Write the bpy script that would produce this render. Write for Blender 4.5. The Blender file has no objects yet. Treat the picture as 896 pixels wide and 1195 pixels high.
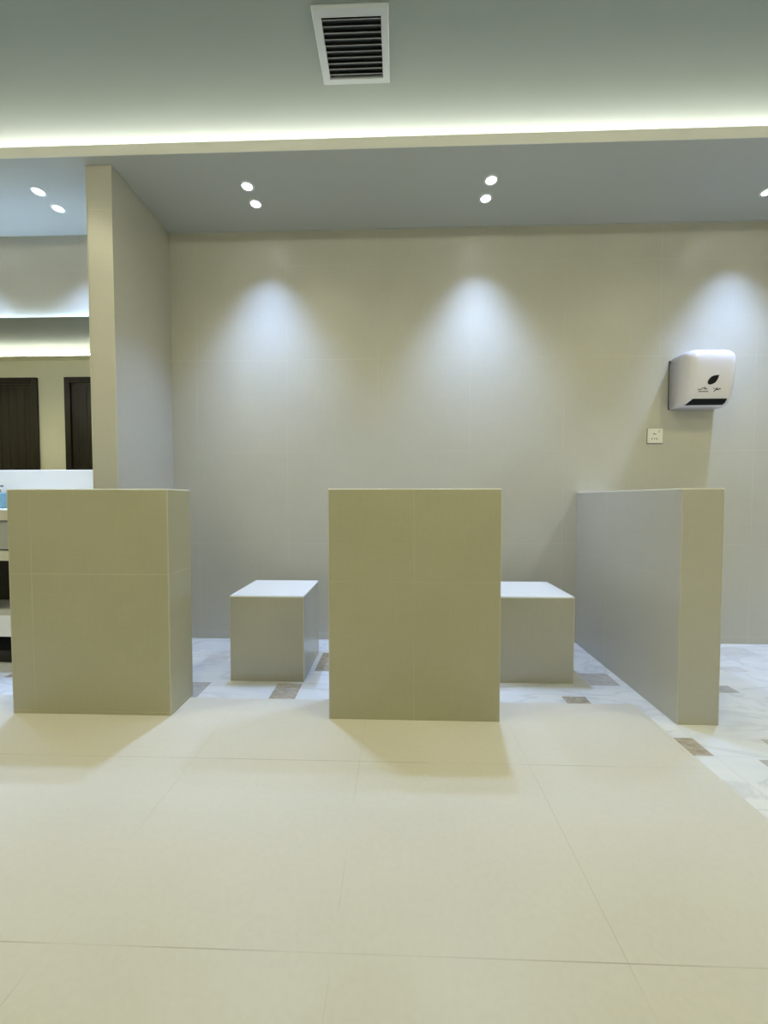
import bpy, bmesh, math, random
from mathutils import Vector, Matrix

# ------------------------------------------------------------------ camera, world, exposure
scene = bpy.context.scene
COL = scene.collection
F_PX, W_PX, H_PX = 463.5, 896, 1195
cam_d = bpy.data.cameras.new('camera')
cam = bpy.data.objects.new('camera', cam_d)
COL.objects.link(cam)
cam_d.sensor_fit = 'HORIZONTAL'
cam_d.sensor_width = 36.0
cam_d.lens = 36.0 * F_PX / W_PX
cam_d.clip_start = 0.02
cam.location = (0, 0, 1.0)
cam.rotation_euler = (math.pi / 2 - 0.0332, 0.0002, 0.0312)
scene.camera = cam

world = bpy.data.worlds.new('world')
scene.world = world
world.use_nodes = True
world.node_tree.nodes['Background'].inputs[0].default_value = (0.7, 0.75, 0.8, 1)
world.node_tree.nodes['Background'].inputs[1].default_value = 0.02

scene.view_settings.view_transform = 'Standard'
scene.view_settings.look = 'None'
scene.view_settings.exposure = 0.0
scene.view_settings.gamma = 1.0
scene.view_settings.use_curve_mapping = False
try:
    scene.cycles.max_bounces = 10
    scene.cycles.diffuse_bounces = 6
except Exception:
    pass

COOL, P_COOL = (0.40, 0.565, 0.97), 76.0         # twin downlights over the booths
C_FILL, P_FILL = (1.0, 0.95, 0.63), 75.0       # unseen warm fill lamps added to the upper ceiling
C_FAR, P_FAR = (1.0, 0.96, 0.86), 16.5      # light strip on the ledge over the doors
C_COVE, P_COVE = (1.0, 0.92, 0.80), 18.5    # light strip in the cove over the booths

# ------------------------------------------------------------------ measured sizes (metres)
WY = 2.778           # tiled wall
H = 2.8465           # soffit
H2 = 3.20            # tray ceiling
LIP_Y = 2.155
BACK_Y = -0.30
XL, XR = -7.2, 4.6

# ------------------------------------------------------------------ material helpers
def new_mat(name, col, rough=0.5, metal=0.0, spec=0.5, emis=None, estr=0.0):
    m = bpy.data.materials.new(name)
    m.use_nodes = True
    b = m.node_tree.nodes['Principled BSDF']
    b.inputs['Base Color'].default_value = (*col, 1)
    b.inputs['Roughness'].default_value = rough
    b.inputs['Metallic'].default_value = metal
    b.inputs['Specular IOR Level'].default_value = spec
    if emis:
        b.inputs['Emission Color'].default_value = (*emis, 1)
        b.inputs['Emission Strength'].default_value = estr
    return m

class NT:
    def __init__(self, m):
        self.t = m.node_tree
        self.b = self.t.nodes['Principled BSDF']
    def n(self, typ, **kw):
        x = self.t.nodes.new(typ)
        for k, v in kw.items():
            setattr(x, k, v)
        return x
    def put(self, sock, v):
        if isinstance(v, (int, float, tuple)):
            sock.default_value = v
        else:
            self.t.links.new(v, sock)
    def math(self, op, a, b=None, c=None):
        x = self.n('ShaderNodeMath', operation=op)
        self.put(x.inputs[0], a)
        if b is not None: self.put(x.inputs[1], b)
        if c is not None: self.put(x.inputs[2], c)
        return x.outputs[0]
    def mix(self, fac, a, b):
        x = self.n('ShaderNodeMix', data_type='RGBA')
        self.put(x.inputs[0], fac)
        self.put(x.inputs[6], a if not isinstance(a, tuple) else (*a, 1))
        self.put(x.inputs[7], b if not isinstance(b, tuple) else (*b, 1))
        return x.outputs[2]
    def noise(self, scale, vec, detail=3.0, stretch=None, rough=0.5, dist=0.0):
        if stretch:
            mp = self.n('ShaderNodeMapping')
            mp.inputs['Scale'].default_value = stretch
            self.put(mp.inputs['Vector'], vec)
            vec = mp.outputs[0]
        x = self.n('ShaderNodeTexNoise')
        self.put(x.inputs['Vector'], vec)
        x.inputs['Scale'].default_value = scale
        x.inputs['Detail'].default_value = detail
        x.inputs['Roughness'].default_value = rough
        x.inputs['Distortion'].default_value = dist
        return x.outputs[0]
    def ramp(self, v, lo, hi):
        x = self.n('ShaderNodeMapRange')
        self.put(x.inputs['Value'], v)
        x.inputs['From Min'].default_value = lo
        x.inputs['From Max'].default_value = hi
        return x.outputs[0]

def joint_mask(nt, pos, nrm, axis_off_size, halfw):
    """light joint lines of a tile grid in world axes, one (axis, offset, pitch) at a time"""
    sp = nt.n('ShaderNodeSeparateXYZ'); nt.put(sp.inputs[0], pos)
    sn = nt.n('ShaderNodeSeparateXYZ'); nt.put(sn.inputs[0], nrm)
    total = None
    for ax, off, pitch in axis_off_size:
        v = nt.math('SUBTRACT', sp.outputs[ax], off - pitch / 2)
        v = nt.math('FLOORED_MODULO', v, pitch)
        v = nt.math('ABSOLUTE', nt.math('SUBTRACT', v, pitch / 2))
        v = nt.math('LESS_THAN', v, halfw)
        flat = nt.math('LESS_THAN', nt.math('ABSOLUTE', sn.outputs[ax]), 0.7)
        v = nt.math('MULTIPLY', v, flat)
        total = v if total is None else nt.math('MAXIMUM', total, v)
    return total

def tile_mat(name, c1, c2, joint, joints, halfw=0.0012, rough=0.35, jstr=0.5, bump=0.03):
    m = new_mat(name, c1, rough)
    nt = NT(m)
    g = nt.n('ShaderNodeNewGeometry')
    pos, nrm = g.outputs['Position'], g.outputs['Normal']
    cloud = nt.ramp(nt.noise(2.2, pos, 4), 0.3, 0.7)
    linen_h = nt.noise(14, pos, 4, (1.0, 1.0, 22.0), 0.6)
    linen_v = nt.noise(14, pos, 4, (22.0, 22.0, 1.0), 0.6)
    linen = nt.math('MULTIPLY', nt.math('ADD', linen_h, linen_v), 0.5)
    f = nt.math('ADD', nt.math('MULTIPLY', cloud, 0.55), nt.math('MULTIPLY', nt.ramp(linen, 0.38, 0.62), 0.45))
    c = nt.mix(f, c1, c2)
    jm = joint_mask(nt, pos, nrm, joints, halfw)
    patch = nt.ramp(nt.noise(1.4, pos, 2), 0.40, 0.60)
    jm2 = nt.math('MULTIPLY', nt.math('MULTIPLY', jm, jstr), nt.math('ADD', nt.math('MULTIPLY', patch, 0.85), 0.08))
    c = nt.mix(jm2, c, joint)
    nt.t.links.new(c, nt.b.inputs['Base Color'])
    bp = nt.n('ShaderNodeBump')
    bp.inputs['Strength'].default_value = bump
    bp.inputs['Distance'].default_value = 0.002
    nt.put(bp.inputs['Height'], linen)
    nt.t.links.new(bp.outputs[0], nt.b.inputs['Normal'])
    return m

TA, TB, TJ = (0.47, 0.455, 0.395), (0.53, 0.515, 0.450), (0.74, 0.70, 0.58)
M = {}
M['wall'] = tile_mat('wall_tile', TA, TB, TJ, [(0, -0.128, 0.636), (2, 0.687, 0.640)])
M['divider'] = tile_mat('divider_tile', TA, TB, TJ, [(2, 0.687, 0.640)])
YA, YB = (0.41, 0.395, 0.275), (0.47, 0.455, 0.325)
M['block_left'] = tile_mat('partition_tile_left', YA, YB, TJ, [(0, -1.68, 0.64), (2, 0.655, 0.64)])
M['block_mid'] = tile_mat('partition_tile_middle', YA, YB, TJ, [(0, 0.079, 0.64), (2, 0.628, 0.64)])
M['block_right'] = tile_mat('partition_tile_right', TA, TB, TJ, [(1, 1.10, 0.64), (2, 0.64, 0.64)])
M['stool'] = tile_mat('stool_tile', (0.41, 0.40, 0.35), (0.48, 0.465, 0.405), TJ, [(2, 3.0, 9.0)], rough=0.22)
M['trim'] = new_mat('edge_trim', (0.56, 0.54, 0.44), 0.4)
M['cap'] = new_mat('partition_capping', (0.80, 0.78, 0.68), 0.4)
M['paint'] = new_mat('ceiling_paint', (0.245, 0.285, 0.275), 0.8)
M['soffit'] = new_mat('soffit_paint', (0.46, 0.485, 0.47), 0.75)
M['fascia'] = new_mat('fascia_paint', (0.88, 0.88, 0.82), 0.6)
M['plaster'] = new_mat('back_wall_paint', (0.80, 0.78, 0.60), 0.7)
M['mirror'] = new_mat('mirror_silver', (0.86, 0.88, 0.87), 0.0, 1.0)
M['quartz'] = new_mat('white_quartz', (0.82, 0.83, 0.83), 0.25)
M['grey_lacquer'] = new_mat('grey_lacquer', (0.40, 0.41, 0.38), 0.35)
M['pale_trim'] = new_mat('pale_rail', (0.62, 0.60, 0.50), 0.4)
M['dark_inside'] = new_mat('dark_cabinet_inside', (0.018, 0.016, 0.012), 0.6)
M['blue'] = new_mat('blue_soap', (0.17, 0.33, 0.42), 0.25)
M['grey_plastic'] = new_mat('grey_plastic', (0.22, 0.23, 0.22), 0.4)
M['abs'] = new_mat('white_abs', (0.74, 0.72, 0.80), 0.22)
M['black'] = new_mat('black_plastic', (0.004, 0.004, 0.006), 0.6, 0, 0.2)
M['print'] = new_mat('dark_print', (0.03, 0.03, 0.045), 0.5)
M['socket'] = new_mat('socket_white', (0.80, 0.78, 0.73), 0.35)
M['hole'] = new_mat('socket_hole', (0.05, 0.04, 0.04), 0.6)
M['seam'] = new_mat('dark_gap', (0.05, 0.05, 0.05), 0.7)
M['vent_frame'] = new_mat('vent_frame', (0.42, 0.46, 0.49), 0.4)
M['vent_slat'] = new_mat('vent_slat', (0.016, 0.026, 0.03), 0.45)
M['vent_dark'] = new_mat('vent_duct', (0.004, 0.005, 0.006), 0.8)
M['lens'] = new_mat('lamp_lens_cool', (0.9, 0.9, 0.9), 0.3, emis=(0.85, 0.93, 1.0), estr=14)
M['lens_fill'] = new_mat('fill_lamp_lens', (0.9, 0.9, 0.9), 0.3, emis=(1.0, 0.9, 0.62), estr=4)
M['ring'] = new_mat('lamp_ring', (0.75, 0.77, 0.78), 0.35)
M['led'] = new_mat('cove_led', (1, 1, 1), 0.5, emis=C_COVE, estr=P_COVE)
M['led_far'] = new_mat('ledge_led', (1, 1, 1), 0.5, emis=C_FAR, estr=P_FAR)
M['led_mirror'] = new_mat('mirror_led', (1, 1, 1), 0.5, emis=(0.52, 0.73, 1.0), estr=55.0)

def wood_mat():
    m = new_mat('dark_wood', (0.02, 0.012, 0.006), 0.35)
    nt = NT(m); g = nt.n('ShaderNodeNewGeometry')
    f = nt.ramp(nt.noise(5, g.outputs['Position'], 5, (7, 7, 0.35)), 0.3, 0.7)
    nt.t.links.new(nt.mix(f, (0.006, 0.0035, 0.0015), (0.022, 0.014, 0.006)), nt.b.inputs['Base Color'])
    return m
M['wood'] = wood_mat()

def floor_tile_mat():
    m = new_mat('floor_beige_tile', (0.6, 0.6, 0.5), 0.38)
    nt = NT(m); g = nt.n('ShaderNodeNewGeometry'); pos = g.outputs['Position']
    cloud = nt.ramp(nt.noise(1.8, pos, 5), 0.3, 0.7)
    fine = nt.ramp(nt.noise(60, pos, 3), 0.35, 0.65)
    f = nt.math('ADD', nt.math('MULTIPLY', cloud, 0.7), nt.math('MULTIPLY', fine, 0.3))
    c = nt.mix(f, (0.64, 0.61, 0.535), (0.70, 0.67, 0.60))
    jy = joint_mask(nt, pos, g.outputs['Normal'], [(1, 0.838, 0.64)], 0.0014)
    jx = joint_mask(nt, pos, g.outputs['Normal'], [(0, 0.50, 0.64)], 0.0014)
    brk = nt.ramp(nt.noise(2.6, pos, 2), 0.42, 0.58)
    c = nt.mix(nt.math('MULTIPLY', jy, nt.math('ADD', nt.math('MULTIPLY', brk, 0.40), 0.12)), c, (0.28, 0.25, 0.19))
    c = nt.mix(nt.math('MULTIPLY', jx, nt.math('MULTIPLY', brk, 0.35)), c, (0.40, 0.38, 0.30))
    nt.t.links.new(c, nt.b.inputs['Base Color'])
    return m
M['floor'] = floor_tile_mat()

def marble_mat(name, c1, c2, vein, vs=1.0, amount=0.6):
    m = new_mat(name, c1, 0.25)
    nt = NT(m); g = nt.n('ShaderNodeNewGeometry'); pos = g.outputs['Position']
    mp = nt.n('ShaderNodeMapping'); mp.inputs['Rotation'].default_value = (0, 0, 0.9)
    mp.inputs['Scale'].default_value = (1.0, 2.6, 1.0)
    nt.put(mp.inputs['Vector'], pos); p = mp.outputs[0]
    cloud = nt.ramp(nt.noise(3.0 * vs, p, 5, dist=0.6), 0.32, 0.68)
    c = nt.mix(cloud, c1, c2)
    v = nt.noise(2.4 * vs, p, 6, dist=1.2)
    v = nt.math('ABSOLUTE', nt.math('SUBTRACT', v, 0.5))
    v = nt.math('SUBTRACT', 1.0, nt.ramp(v, 0.0, 0.035))
    c = nt.mix(nt.math('MULTIPLY', v, amount), c, vein)
    nt.t.links.new(c, nt.b.inputs['Base Color'])
    return m
M['marble'] = marble_mat('white_marble', (0.69, 0.71, 0.73), (0.80, 0.80, 0.79), (0.56, 0.57, 0.59), 0.7, 0.55)
M['marble_brown'] = marble_mat('brown_marble', (0.33, 0.275, 0.205), (0.47, 0.41, 0.33), (0.56, 0.51, 0.43), 7.0, 0.7)
M['marble_grey'] = marble_mat('grey_marble', (0.42, 0.41, 0.39), (0.52, 0.50, 0.48), (0.34, 0.31, 0.28), 5.0, 0.6)
M['marble_pale'] = marble_mat('pale_grey_marble', (0.62, 0.61, 0.62), (0.68, 0.67, 0.67), (0.50, 0.50, 0.50), 4.0, 0.5)
M['marble_joint'] = new_mat('marble_joint', (0.55, 0.55, 0.55), 0.6)
M['border_joint'] = new_mat('border_joint', (0.60, 0.59, 0.54), 0.6)

# ------------------------------------------------------------------ mesh helpers
def link_mesh(name, bm, mat, parent=None, smooth=False):
    me = bpy.data.meshes.new(name)
    bm.to_mesh(me); bm.free()
    for mm in (mat if isinstance(mat, (list, tuple)) else [mat]):
        me.materials.append(mm)
    if smooth:
        for p in me.polygons: p.use_smooth = True
    o = bpy.data.objects.new(name, me)
    COL.objects.link(o)
    if parent: o.parent = parent
    return o

def add_box(bm, x0, x1, y0, y1, z0, z1, bevel=0.0, seg=2):
    v = [bm.verts.new(p) for p in ((x0,y0,z0),(x1,y0,z0),(x1,y1,z0),(x0,y1,z0),(x0,y0,z1),(x1,y0,z1),(x1,y1,z1),(x0,y1,z1))]
    fs = [bm.faces.new([v[i] for i in q]) for q in ((3,2,1,0),(4,5,6,7),(0,1,5,4),(1,2,6,5),(2,3,7,6),(3,0,4,7))]
    if bevel:
        es = list({e for f in fs for e in f.edges})
        bmesh.ops.bevel(bm, geom=es, offset=bevel, segments=seg, affect='EDGES', profile=0.5)

def box(name, mat, x0, x1, y0, y1, z0, z1, bevel=0.0, parent=None, seg=2, origin=None):
    bm = bmesh.new()
    ox, oy, oz = origin or (0, 0, 0)
    add_box(bm, x0-ox, x1-ox, y0-oy, y1-oy, z0-oz, z1-oz, bevel, seg)
    return link_mesh(name, bm, mat, parent)

def structure(o):
    o['kind'] = 'structure'
    return o

def thing(name, label, cat, loc=(0, 0, 0), group=None):
    o = bpy.data.objects.new(name, None)
    o.empty_display_size = 0.1
    COL.objects.link(o)
    o.location = loc
    o['label'] = label; o['category'] = cat
    if group: o['group'] = group
    return o

def copy_thing(root, loc, label, group=None):
    r = root.copy(); COL.objects.link(r); r.location = loc; r['label'] = label
    if group: r['group'] = group
    for ch in list(root.children):
        c = ch.copy(); COL.objects.link(c); c.parent = r
        for g in list(ch.children):
            d = g.copy(); COL.objects.link(d); d.parent = c
    return r

# ------------------------------------------------------------------ floor: one mesh, cut where the stone changes
BX, BY = 1.158, 1.938     # beige field ends here
patches = [  # x0,x1,y0,y1,slot
    (-0.640,-0.507,BY,2.100,2), (-0.475,-0.335,2.262,2.535,2), (0.836,0.953,BY,2.006,2), (1.040,1.200,2.130,2.280,3),
    (-1.130,-1.006,BY,2.105,3), (-1.190,-1.050,2.368,2.470,4), (1.640,1.772,2.070,2.150,3), (1.900,2.042,2.326,2.400,4),
    (2.080,2.325,2.572,2.705,4), (BX,1.236,1.552,1.668,2), (1.512,1.640,1.600,1.668,3), (1.386,1.520,1.440,1.534,3),
    (2.520,2.650,2.070,2.200,3), (2.900,3.040,1.600,1.700,2), (1.900,2.020,1.150,1.230,3), (-0.250,-0.120,2.480,2.610,3),
    (0.300,0.430,2.130,2.260,2), (-2.200,-2.060,2.130,2.280,2), (-3.000,-2.860,1.980,2.100,3),
]
js = []   # joint strips x0,x1,y0,y1
jw = 0.0012
for y in (2.103, 2.536):
    js.append((XL, XR, y-jw, y+jw, 5))
js.append((BX, XR, 1.550-jw, 1.550+jw, 5)); js.append((BX, XR, 0.9-jw, 0.9+jw, 5)); js.append((BX, XR, 0.3-jw, 0.3+jw, 5))
for x, y0, y1 in ((-0.507,2.103,2.536), (0.953,BY,2.103), (-1.006,BY,2.536), (1.238,0.3,1.938), (0.300,2.103,2.536), (1.772,1.55,2.78),
                  (-0.64,2.536,2.778), (0.64,2.536,2.778), (2.325,1.55,2.778), (1.85,0.3,1.55), (3.0,0.3,2.5)):
    js.append((x-jw, x+jw, y0, y1, 5))
js.append((XL, BX+0.002, BY-0.001, BY+0.0015, 6)); js.append((BX-0.0015, BX+0.001, BACK_Y, BY, 6))
xs = sorted({XL, XR, BX} | {v for r in patches+js for v in r[:2]})
ys = sorted({BACK_Y, WY, BY} | {v for r in patches+js for v in r[2:4]})
bm = bmesh.new()
vm = {}
def vv(x, y):
    k = (x, y)
    if k not in vm: vm[k] = bm.verts.new((x, y, 0))
    return vm[k]
for i in range(len(xs)-1):
    for j in range(len(ys)-1):
        if ys[j+1] > WY + 1e-6: continue
        cx, cy = (xs[i]+xs[i+1])/2, (ys[j]+ys[j+1])/2
        s = 0 if (cx < BX and cy < BY) else 1
        for r in js:
            if r[0] < cx < r[1] and r[2] < cy < r[3]: s = r[4]
        for r in patches:
            if r[0] < cx < r[1] and r[2] < cy < r[3]: s = r[4]
        f = bm.faces.new([vv(xs[i],ys[j]), vv(xs[i+1],ys[j]), vv(xs[i+1],ys[j+1]), vv(xs[i],ys[j+1])])
        f.material_index = s
fl = link_mesh('floor', bm, [M['floor'], M['marble'], M['marble_brown'], M['marble_grey'], M['marble_pale'], M['marble_joint'], M['border_joint']])
structure(fl)

# ------------------------------------------------------------------ walls and ceilings
structure(box('wall_front', M['wall'], XL, XR, WY, WY+0.12, 0, H2+0.1))
structure(box('wall_back', M['plaster'], XL, XR, BACK_Y-0.12, BACK_Y, 0, H2+0.1))
structure(box('wall_left', M['plaster'], XL-0.12, XL, BACK_Y-0.12, WY+0.12, 0, H2+0.1))
structure(box('wall_right', M['wall'], XR, XR+0.12, BACK_Y-0.12, WY+0.12, 0, H2+0.1))
structure(box('ceiling', M['paint'], XL, XR, BACK_Y, WY, H2, H2+0.08))
# soffit over the booths: slab, with an upstand lip that hides the light strip
bm = bmesh.new()
add_box(bm, XL, XR, LIP_Y, WY-0.0005, H, H+0.02)
add_box(bm, XL, XR, 2.56, WY, H+0.02, H2)
sof = structure(link_mesh('ceiling_soffit', bm, M['soffit']))
structure(box('trim_2', M['fascia'], XL, XR, LIP_Y-0.004, LIP_Y+0.016, H+0.0003, H+0.056))
# shallow cove ledge over the doors behind
bm = bmesh.new()
add_box(bm, XL, XR, BACK_Y, -0.15, 3.045, 3.06)
structure(link_mesh('ceiling_ledge', bm, M['plaster']))
# shallow bead where wall and soffit meet
structure(box('trim_1', M['soffit'], -1.58, XR, WY-0.006, WY, H-0.006, H))

# tall tiled divider wall
bm = bmesh.new()
add_box(bm, -1.722, -1.580, 2.212, WY, 0, H, 0.0015, 1)
dv = structure(link_mesh('wall_divider', bm, M['divider']))
bm = bmesh.new()
add_box(bm, -1.5835, -1.5785, 2.2100, 2.2150, 0.0, H-0.001)
add_box(bm, -1.7235, -1.7185, 2.2100, 2.2150, 0.0, H-0.001)
t = link_mesh('corner_trim', bm, M['trim'], dv)

# doors in the wall behind the camera (seen in the mirror)
def door(idx, x0, x1, top):
    y = BACK_Y
    r = structure(bpy.data.objects.new('door_%d' % idx, None)); COL.objects.link(r); r.location = (x0, y, 0)
    w = x1 - x0
    bm = bmesh.new(); fw, d = 0.085, 0.035
    add_box(bm, 0, fw, 0, d, 0, top, 0.004); add_box(bm, w-fw, w, 0, d, 0, top, 0.004)
    add_box(bm, fw, w-fw, 0, d, top-fw, top, 0.004)
    link_mesh('door_frame', bm, M['wood'], r)
    bm = bmesh.new(); iw = w - 2*fw; n = 7
    for k in range(n):
        add_box(bm, fw+0.004+iw*k/n, fw-0.004+iw*(k+1)/n, 0, 0.012, 0.01, top-fw-0.055, 0.003, 1)
    add_box(bm, fw+0.002, w-fw-0.002, 0, 0.006, 0.01, top-fw-0.004)
    link_mesh('door_panel', bm, M['wood'], r)
    bm = bmesh.new()
    add_box(bm, fw+0.05, fw+0.09, 0.012, 0.022, 0.98, 1.20, 0.004)
    add_box(bm, fw+0.06, fw+0.075, 0.022, 0.05, 1.10, 1.115); add_box(bm, fw+0.06, fw+0.18, 0.045, 0.06, 1.10, 1.118, 0.004)
    link_mesh('door_handle', bm, M['grey_plastic'], r)
door(1, -6.32, -5.305, 2.790)
door(2, -4.890, -3.875, 2.790)

# ------------------------------------------------------------------ low tiled partitions
PH = 1.045
def partition(name, label, x0, x1, y0, y1, mat, grp=None):
    r = thing(name, label, 'partition', ((x0+x1)/2, y0, 0), grp)
    o = r.location
    cap = 0.006
    box('tiled_body', mat, x0, x1, y0, y1, 0, PH-cap, 0.0012, r, 1, (o.x, o.y, 0))
    box('capping', M['cap'], x0-0.0005, x1+0.0005, y0-0.0005, y1, PH-cap, PH, 0.0015, r, 1, (o.x, o.y, 0))
    e = 0.003
    for cx in (x0, x1):
        q = 1 if cx == x0 else -1
        a, b = sorted((cx - q*0.0006, cx + q*e))
        box('corner_trim', M['trim'], a, b, y0-0.0006, y0+e, 0, PH-cap, 0, r, 1, (o.x, o.y, 0))
    return r
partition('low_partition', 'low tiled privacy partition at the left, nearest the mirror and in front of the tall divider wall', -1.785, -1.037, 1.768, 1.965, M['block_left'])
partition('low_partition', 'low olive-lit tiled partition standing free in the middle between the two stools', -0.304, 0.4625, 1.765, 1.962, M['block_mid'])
partition('low_partition', 'long low tiled partition running back to the wall under the paper dispenser', 1.242, 1.419, 1.766, WY, M['block_right'])

# ------------------------------------------------------------------ tiled stools
def stool(label, x0, x1, y0, y1, h=0.4725):
    r = thing('tiled_stool', label, 'stool', ((x0+x1)/2, (y0+y1)/2, 0))
    o = (r.location.x, r.location.y, 0)
    box('tiled_body', M['stool'], x0, x1, y0, y1, 0.0, h-0.010, 0.0015, r, 1, o)
    box('brightened_seat_top', M['quartz'], x0-0.001, x1+0.001, y0-0.001, y1+0.001, h-0.010, h, 0.002, r, 2, o)  # quartz white stands in for tile overexposed by the lamps above
    for sx in (x0, x1):
        for sy in (y0, y1):
            e, t = 0.0035, 0.0006
            a0, a1 = (sx - t, sx + e) if sx == x0 else (sx - e, sx + t)
            b0, b1 = (sy - t, sy + e) if sy == y0 else (sy - e, sy + t)
            box('corner_trim', M['trim'], a0, a1, b0, b1, 0, h-0.010, 0, r, 1, o)
stool('grey tiled cube stool with its top whitened as if lit from above, in the booth beside the tall divider wall', -0.909, -0.503, 2.125, 2.537)
stool('grey tiled cube stool with its top whitened as if lit from above, half hidden behind the middle partition', 0.548, 0.957, 2.148, 2.541, 0.4725)

# ------------------------------------------------------------------ lamps
def lamp_mesh(lens):
    r = thing('ceiling_downlight', 'x', 'ceiling light')
    R = 0.030
    bm = bmesh.new(); n = 32
    prof = [(R, -0.0045), (R+0.004, -0.006), (R+0.010, -0.004), (R+0.012, 0.0)]
    rings = [[bm.verts.new((rr*math.cos(2*math.pi*k/n), rr*math.sin(2*math.pi*k/n), z)) for k in range(n)] for rr, z in prof]
    for a, b in zip(rings, rings[1:]):
        for k in range(n): bm.faces.new((a[k], b[k], b[(k+1)%n], a[(k+1)%n]))
    link_mesh('trim_ring', bm, M['ring'], r, True)
    bm = bmesh.new()
    bmesh.ops.create_cone(bm, cap_ends=True, segments=32, radius1=R-0.001, radius2=R, depth=0.003, matrix=Matrix.Translation((0,0,-0.0015)))
    link_mesh('lens', bm, lens, r)
    return r
def spot(root, col, power, deg, blend, rad):
    d = bpy.data.lights.new('lamp_light', 'SPOT')
    d.color = col; d.energy = power; d.spot_size = math.radians(deg); d.spot_blend = blend; d.shadow_soft_size = rad
    o = bpy.data.objects.new('lamp_light', d); COL.objects.link(o); o.parent = root
    o.location = (0, 0, -0.012)
    return o
cool = lamp_mesh(M['lens'])
cool.location = (-0.882, 2.382, H)
spot(cool, COOL, P_COOL, 84, 1.0, 0.03)
lab = {
 (-2.150, 0): 'round downlight over the mirror bay, the nearer of its pair to the viewer',
 (-2.150, 1): 'round downlight over the mirror bay, the one nearer the mirror',
 (-0.882, 0): 'round downlight above the left stool, the one nearer the cove light',
 (-0.882, 1): 'round downlight above the left stool, the one nearer the tiled wall',
 (0.547, 0): 'round downlight right of centre, the one nearer the cove light',
 (0.547, 1): 'round downlight right of centre, the one nearer the tiled wall',
 (2.232, 1): 'round downlight cut by the right edge, above the paper dispenser',
 (2.232, 0): 'round downlight on the right, just outside the view beside the cove light',
 (-2.950, 0): 'round downlight further along the mirror bay, the one nearer the viewer',
 (-2.950, 1): 'round downlight further along the mirror bay, the one nearer the mirror',
 (3.700, 0): 'round downlight beyond the right edge, the one nearer the viewer',
 (3.700, 1): 'round downlight beyond the right edge, the one nearer the wall',
}
G = 'twin recessed downlights in the lowered soffit'
cool['label'] = lab[(-0.882, 0)]; cool['group'] = G
for (x, k), l in lab.items():
    if (x, k) == (-0.882, 0): continue
    copy_thing(cool, (x, (2.382, 2.522)[k], H), l, G)
warm = lamp_mesh(M['lens_fill'])  # unseen fill lamps, added to brighten the floor and partition fronts
G2 = 'added warm fill lamps in the upper ceiling'
warm.location = (-2.4, 1.20, H2)
spot(warm, C_FILL, P_FILL, 150, 0.8, 0.09)
warm['label'] = 'added warm fill lamp in the upper ceiling, in line with the mirror bay'; warm['group'] = G2
for x, l in ((-0.8, 'added warm fill lamp in the upper ceiling, left of the air vent'), (0.8, 'added warm fill lamp in the upper ceiling, right of the air vent'),
             (2.4, 'added warm fill lamp in the upper ceiling, in line with the paper dispenser'), (-4.4, 'added warm fill lamp in the upper ceiling, between the two dark doors'), (-6.4, 'added warm fill lamp in the upper ceiling, at the far left end'),
             (4.0, 'added warm fill lamp in the upper ceiling, at the far right end')):
    copy_thing(warm, (x, 1.20, H2), l, G2)

# cove light strips, hidden behind their lips
s1 = box('light_strip', M['led'], XL+0.05, XR-0.05, 2.505, 2.5595, 3.105, 3.125)
s1['label'] = 'warm white light strip lying in the cove above the booths'; s1['category'] = 'light strip'
s2 = box('light_strip', M['led_far'], XL+0.05, XR-0.05, -0.20, -0.17, 3.0605, 3.095)
s2['label'] = 'warm white light strip in the ledge above the doors'; s2['category'] = 'light strip'

# ------------------------------------------------------------------ air vent in the upper ceiling
def vent():
    k = (H2-1)/(3.1-1)
    x0, x1, y0, y1 = -0.368*k, -0.035*k, 1.750*k, 2.071*k
    ix0, ix1, iy0, iy1 = -0.330*k, -0.069*k, 1.790*k, 2.038*k
    cx, cy = (x0+x1)/2, (y0+y1)/2
    r = thing('air_vent', 'square grey-framed ceiling air vent with dark louvres above the cove light', 'vent', (cx, cy, H2))
    bm = bmesh.new()
    o = [(x0,y0),(x1,y0),(x1,y1),(x0,y1)]; i_ = [(ix0,iy0),(ix1,iy0),(ix1,iy1),(ix0,iy1)]
    def ring(pts, z): return [bm.verts.new((x-cx, y-cy, z)) for x, y in pts]
    def inset(pts, d):
        (a,b),(c,_),(_,e),_2 = pts
        return [(a+d,b+d),(c-d,b+d),(c-d,e-d),(a+d,e-d)]
    R = [ring(o, 0), ring(o, -0.006), ring(inset(o, 0.006), -0.013), ring(inset(i_, -0.004), -0.013), ring(i_, -0.009), ring(i_, 0.0)]
    for a, b in zip(R, R[1:]):
        for q in range(4): bm.faces.new((a[q], a[(q+1)%4], b[(q+1)%4], b[q]))
    bmesh.ops.recalc_face_normals(bm, faces=bm.faces)
    link_mesh('vent_frame', bm, M['vent_frame'], r)
    box('duct', M['vent_dark'], ix0-cx, ix1-cx, iy0-cy, iy1-cy, -0.0015, -0.0005, 0, r)
    n = 10; pitch = (iy1-iy0)/n
    for q in range(n):
        yc = iy0 - cy + pitch*(q+0.5)
        bm = bmesh.new()
        pr = [(-0.010, -0.011), (-0.0085, -0.0125), (0.011, -0.0035), (0.010, -0.002)]
        a = [bm.verts.new((ix0-cx+0.001, yc+dy, z)) for dy, z in pr]; b = [bm.verts.new((ix1-cx-0.001, yc+dy, z)) for dy, z in pr]
        for w in range(4): bm.faces.new((a[w], a[(w+1)%4], b[(w+1)%4], b[w]))
        bm.faces.new(a[::-1]); bm.faces.new(b)
        bmesh.ops.recalc_face_normals(bm, faces=bm.faces)
        link_mesh('louvre', bm, M['vent_slat'], r)
vent()

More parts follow.
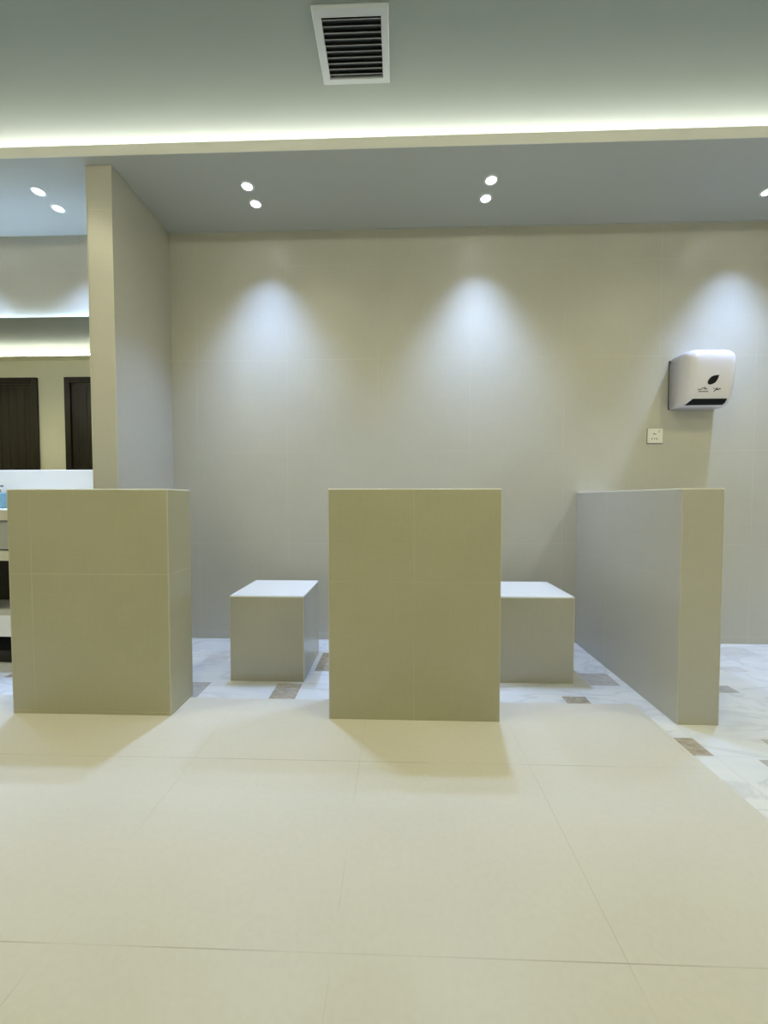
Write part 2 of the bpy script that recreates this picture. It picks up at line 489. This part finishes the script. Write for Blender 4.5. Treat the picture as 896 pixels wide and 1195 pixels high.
# ------------------------------------------------------------------ mirror bay
mr = thing('wall_mirror', 'wide frameless wall mirror reflecting two dark doors, backlit along its top', 'mirror', (-3.2, WY, 1.205))
mx, my, mz = 3.2, WY, 1.205
box('mirror_glass', M['mirror'], -4.9, -1.75, WY-0.036, WY-0.030, 1.205, 2.268, 0, mr, 2, (-3.2, WY, 1.205))
box('backing_frame', M['grey_plastic'], -4.85, -1.80, WY-0.030, WY, 1.23, 2.235, 0, mr, 2, (-3.2, WY, 1.205))
box('backlight_strip', M['led_mirror'], -4.85, -1.80, WY-0.014, WY-0.002, 2.238, 2.244, 0, mr, 2, (-3.2, WY, 1.205))
up = box('upstand_ledge', M['quartz'], -4.9, -1.735, WY-0.06, WY-0.0005, 0.937, 1.2035, 0.003)
up['label'] = 'white stone upstand ledge beneath the wall mirror'; up['category'] = 'ledge'

vn = thing('vanity_unit', 'white wash-hand vanity unit beside the left partition, with grey apron and open shelf', 'vanity', (-3.3, 2.5, 0))
def vbox(n, m, x0, x1, y0, y1, z0, z1, b=0.003, p=None):
    return box(n, m, x0, x1, y0, y1, z0, z1, b, p or vn, 2, (-3.3, 2.5, 0))
vx0, vx1 = -4.9, -1.74
vbox('worktop', M['pale_trim'], vx0, vx1, 2.25, WY-0.001, 0.873, 0.936)
vbox('apron', M['grey_lacquer'], vx0, vx1, 2.262, 2.282, 0.702, 0.868)
vbox('rail', M['pale_trim'], vx0, vx1, 2.252, 2.30, 0.636, 0.694)
vbox('carcass', M['dark_inside'], vx0, vx1, 2.62, WY-0.001, 0.07, 0.872, 0)
vbox('shelf', M['quartz'], vx0, vx1, 2.25, 2.619, 0.185, 0.312)
vbox('plinth', M['dark_inside'], vx0, vx1, 2.33, 2.70, 0.0, 0.0695, 0)
vbox('end_panel', M['quartz'], vx0-0.02, vx0-0.0005, 2.255, WY-0.001, 0.0, 0.935)

# blue soap bottle with a grey pump
sb = thing('soap_bottle', 'light blue soap bottle with grey pump, at the left edge on the vanity worktop', 'bottle', (-2.745, 2.66, 0.936))
bm = bmesh.new()
add_box(bm, -0.045, 0.045, -0.03, 0.03, 0.0, 0.108, 0.010, 3)
link_mesh('bottle_body', bm, M['blue'], sb)
bm = bmesh.new()
bmesh.ops.create_cone(bm, cap_ends=True, segments=20, radius1=0.016, radius2=0.014, depth=0.022, matrix=Matrix.Translation((0,0,0.119)))
bmesh.ops.create_cone(bm, cap_ends=True, segments=16, radius1=0.005, radius2=0.005, depth=0.02, matrix=Matrix.Translation((0,0,0.138)))
add_box(bm, -0.012, 0.030, -0.009, 0.009, 0.146, 0.160, 0.003)
link_mesh('pump', bm, M['grey_plastic'], sb)

# ------------------------------------------------------------------ paper dispenser
DX0, DX1 = 1.842, 2.150
dcx = (DX0+DX1)/2; dw = (DX1-DX0)/2
pd = thing('paper_dispenser', 'white wall-mounted paper towel dispenser with black leaf emblem and black slot', 'paper dispenser', (dcx, WY, 1.60))
def depth_at(z):
    pr = [(0.0,0.118),(0.012,0.145),(0.03,0.160),(0.06,0.168),(0.12,0.182),(0.20,0.194),(0.27,0.200),(0.305,0.197),(0.327,0.186),(0.343,0.168),(0.352,0.145),(0.356,0.118)]
    for (a, b), (c, d) in zip(pr, pr[1:]):
        if z <= c: return b + (d-b)*(z-a)/(c-a)
    return pr[-1][1]
def section(z, grow=0.0, d=None, inset=0.0):
    d = (d if d is not None else depth_at(z)) + grow; w = dw - inset; r = 0.055
    pts = [(-w, 0.0)]
    n = 10
    for k in range(n+1):
        a = math.pi/2*k/n
        pts.append((-w + r - r*math.cos(a), -(d - r) - r*math.sin(a)))
    for k in range(n+1):
        a = math.pi/2*k/n
        pts.append((w - r + r*math.sin(a), -(d - r) - r*math.cos(a)))
    pts.append((w, 0.0))
    return pts
bm = bmesh.new(); prev = None; first = None
levels = [(0.0,0.012),(0.006,0.005),(0.014,0.001),(0.03,0),(0.06,0),(0.12,0),(0.20,0),(0.26,0),(0.285,0.001),(0.305,0.004),(0.322,0.009),(0.336,0.016),(0.347,0.026),(0.353,0.038),(0.356,0.055)]
for z, ins in levels:
    ring = [bm.verts.new((x, y, z)) for x, y in section(z, inset=ins)]
    if prev:
        for q in range(len(ring)-1): bm.faces.new((prev[q], prev[q+1], ring[q+1], ring[q]))
        bm.faces.new((prev[-1], prev[0], ring[0], ring[-1]))
    else: first = ring
    prev = ring
bm.faces.new(first[::-1]); bm.faces.new(prev)
bmesh.ops.recalc_face_normals(bm, faces=bm.faces)
body = link_mesh('cover', bm, M['abs'], pd, True)
# grey gap line between cover and wall plate
box('wall_plate', M['seam'], -dw-0.0015, dw+0.0015, -0.005, 0, 0.004, 0.33, 0, pd)
def on_front(x, z):   # a point of the front face
    return -(depth_at(z)) - 0.0009
def front_poly(bm, pts):
    up_ = [bm.verts.new((x, on_front(x, z), z)) for x, z in pts]
    dn = [bm.verts.new((x, on_front(x, z) + 0.003, z)) for x, z in pts]
    bm.faces.new(up_); bm.faces.new(dn[::-1])
    for q in range(len(pts)):
        bm.faces.new((up_[q], dn[q], dn[(q+1) % len(pts)], up_[(q+1) % len(pts)]))
    bmesh.ops.recalc_face_normals(bm, faces=bm.faces)
def stroke(bm, pts, w):
    for (a, b), (c, d) in zip(pts, pts[1:]):
        L = math.hypot(c-a, d-b) or 1; nx, nz = -(d-b)/L*w/2, (c-a)/L*w/2
        front_poly(bm, [(a+nx,b+nz),(c+nx,d+nz),(c-nx,d-nz),(a-nx,b-nz)])
def ins_at(z):
    for (a, b), (c, d) in zip(levels, levels[1:]):
        if z <= c: return b + (d-b)*(z-a)/(c-a)
    return levels[-1][1]
def y_front(x, z):     # the cover's front surface, round corners included
    w, d, r = dw - ins_at(z), depth_at(z), 0.055
    dx = abs(x) - (w - r)
    return -d if dx <= 0 else -(d - r) - math.sqrt(max(r*r - dx*dx, 0))
bm = bmesh.new(); grid = []
for z, xl in ((0.004,-0.131),(0.012,-0.127),(0.022,-0.121),(0.030,-0.114),(0.037,-0.108)):
    row = []
    for k in range(25):
        x = xl + (0.104 - xl)*k/24
        row.append((x, y_front(x, z), z))
    grid.append(row)
F = [[bm.verts.new((x, y-0.0012, z)) for x, y, z in row] for row in grid]
K = [[bm.verts.new((x, y+0.003, z)) for x, y, z in row] for row in grid]
nr, nc = len(grid), 25
for a in range(nr-1):
    for b in range(nc-1):
        bm.faces.new((F[a][b], F[a][b+1], F[a+1][b+1], F[a+1][b])); bm.faces.new((K[a][b], K[a+1][b], K[a+1][b+1], K[a][b+1]))
for b in range(nc-1):
    bm.faces.new((F[0][b], K[0][b], K[0][b+1], F[0][b+1])); bm.faces.new((F[-1][b], F[-1][b+1], K[-1][b+1], K[-1][b]))
for a in range(nr-1):
    bm.faces.new((F[a][0], F[a+1][0], K[a+1][0], K[a][0])); bm.faces.new((F[a][-1], K[a][-1], K[a+1][-1], F[a+1][-1]))
bmesh.ops.recalc_face_normals(bm, faces=bm.faces)
link_mesh('paper_slot', bm, M['black'], pd)
# leaf emblem
bm = bmesh.new()
lc = (0.0, 0.152)
leaf = []
for k in range(28):
    a = 2*math.pi*k/28
    u = math.cos(a); v = math.sin(a)
    r_u = 0.041*u; r_v = 0.0225*v*(1 - 0.45*u) if u > 0 else 0.0225*v
    if u > 0: r_v *= (1-u**4)*0.9+0.1
    ca, sa = math.cos(0.70), math.sin(0.70)
    leaf.append((lc[0]+r_u*ca-r_v*sa, lc[1]+r_u*sa+r_v*ca))
front_poly(bm, leaf)
link_mesh('leaf_emblem', bm, M['black'], pd)
bm = bmesh.new()
stroke(bm, [(-0.088,0.094),(-0.070,0.091),(-0.058,0.101),(-0.048,0.105),(-0.040,0.098),(-0.052,0.094),(-0.038,0.096),(-0.030,0.093)], 0.0042)
stroke(bm, [(-0.082,0.080),(-0.022,0.080)], 0.0046)
stroke(bm, [(0.006,0.100),(0.014,0.096)], 0.0042)
stroke(bm, [(0.030,0.102),(0.024,0.092),(0.014,0.080)], 0.0066)
stroke(bm, [(0.020,0.088),(0.030,0.094),(0.036,0.089),(0.044,0.096),(0.052,0.095)], 0.0060)
link_mesh('printed_lettering', bm, M['print'], pd)

# ------------------------------------------------------------------ wall socket
ws = thing('wall_socket', 'square white wall socket below the paper dispenser', 'socket', (1.757, WY, 1.427))
box('face_plate', M['socket'], -0.050, 0.050, -0.009, 0, -0.049, 0.050, 0.003, ws)
box('seam_shadow', M['grey_plastic'], -0.0525, 0.0525, -0.003, 0, -0.055, 0.0515, 0, ws)
for cx, cz, w, h_, a in ((-0.010,0.014,0.006,0.012,0.5),(0.001,0.012,0.010,0.005,0),(-0.022,-0.020,0.004,0.014,0.4),(-0.005,-0.018,0.004,0.010,0),(0.010,-0.020,0.004,0.014,-0.4),(0.024,0.030,0.003,0.018,0)):
    mtx = Matrix.Translation((cx, -0.0092, cz)) @ Matrix.Rotation(a, 4, 'Y') @ Matrix.Diagonal((w, 0.001, h_, 1))
    bm = bmesh.new()
    bmesh.ops.create_cube(bm, size=1, matrix=mtx)
    link_mesh('socket_slot', bm, M['hole'], ws)
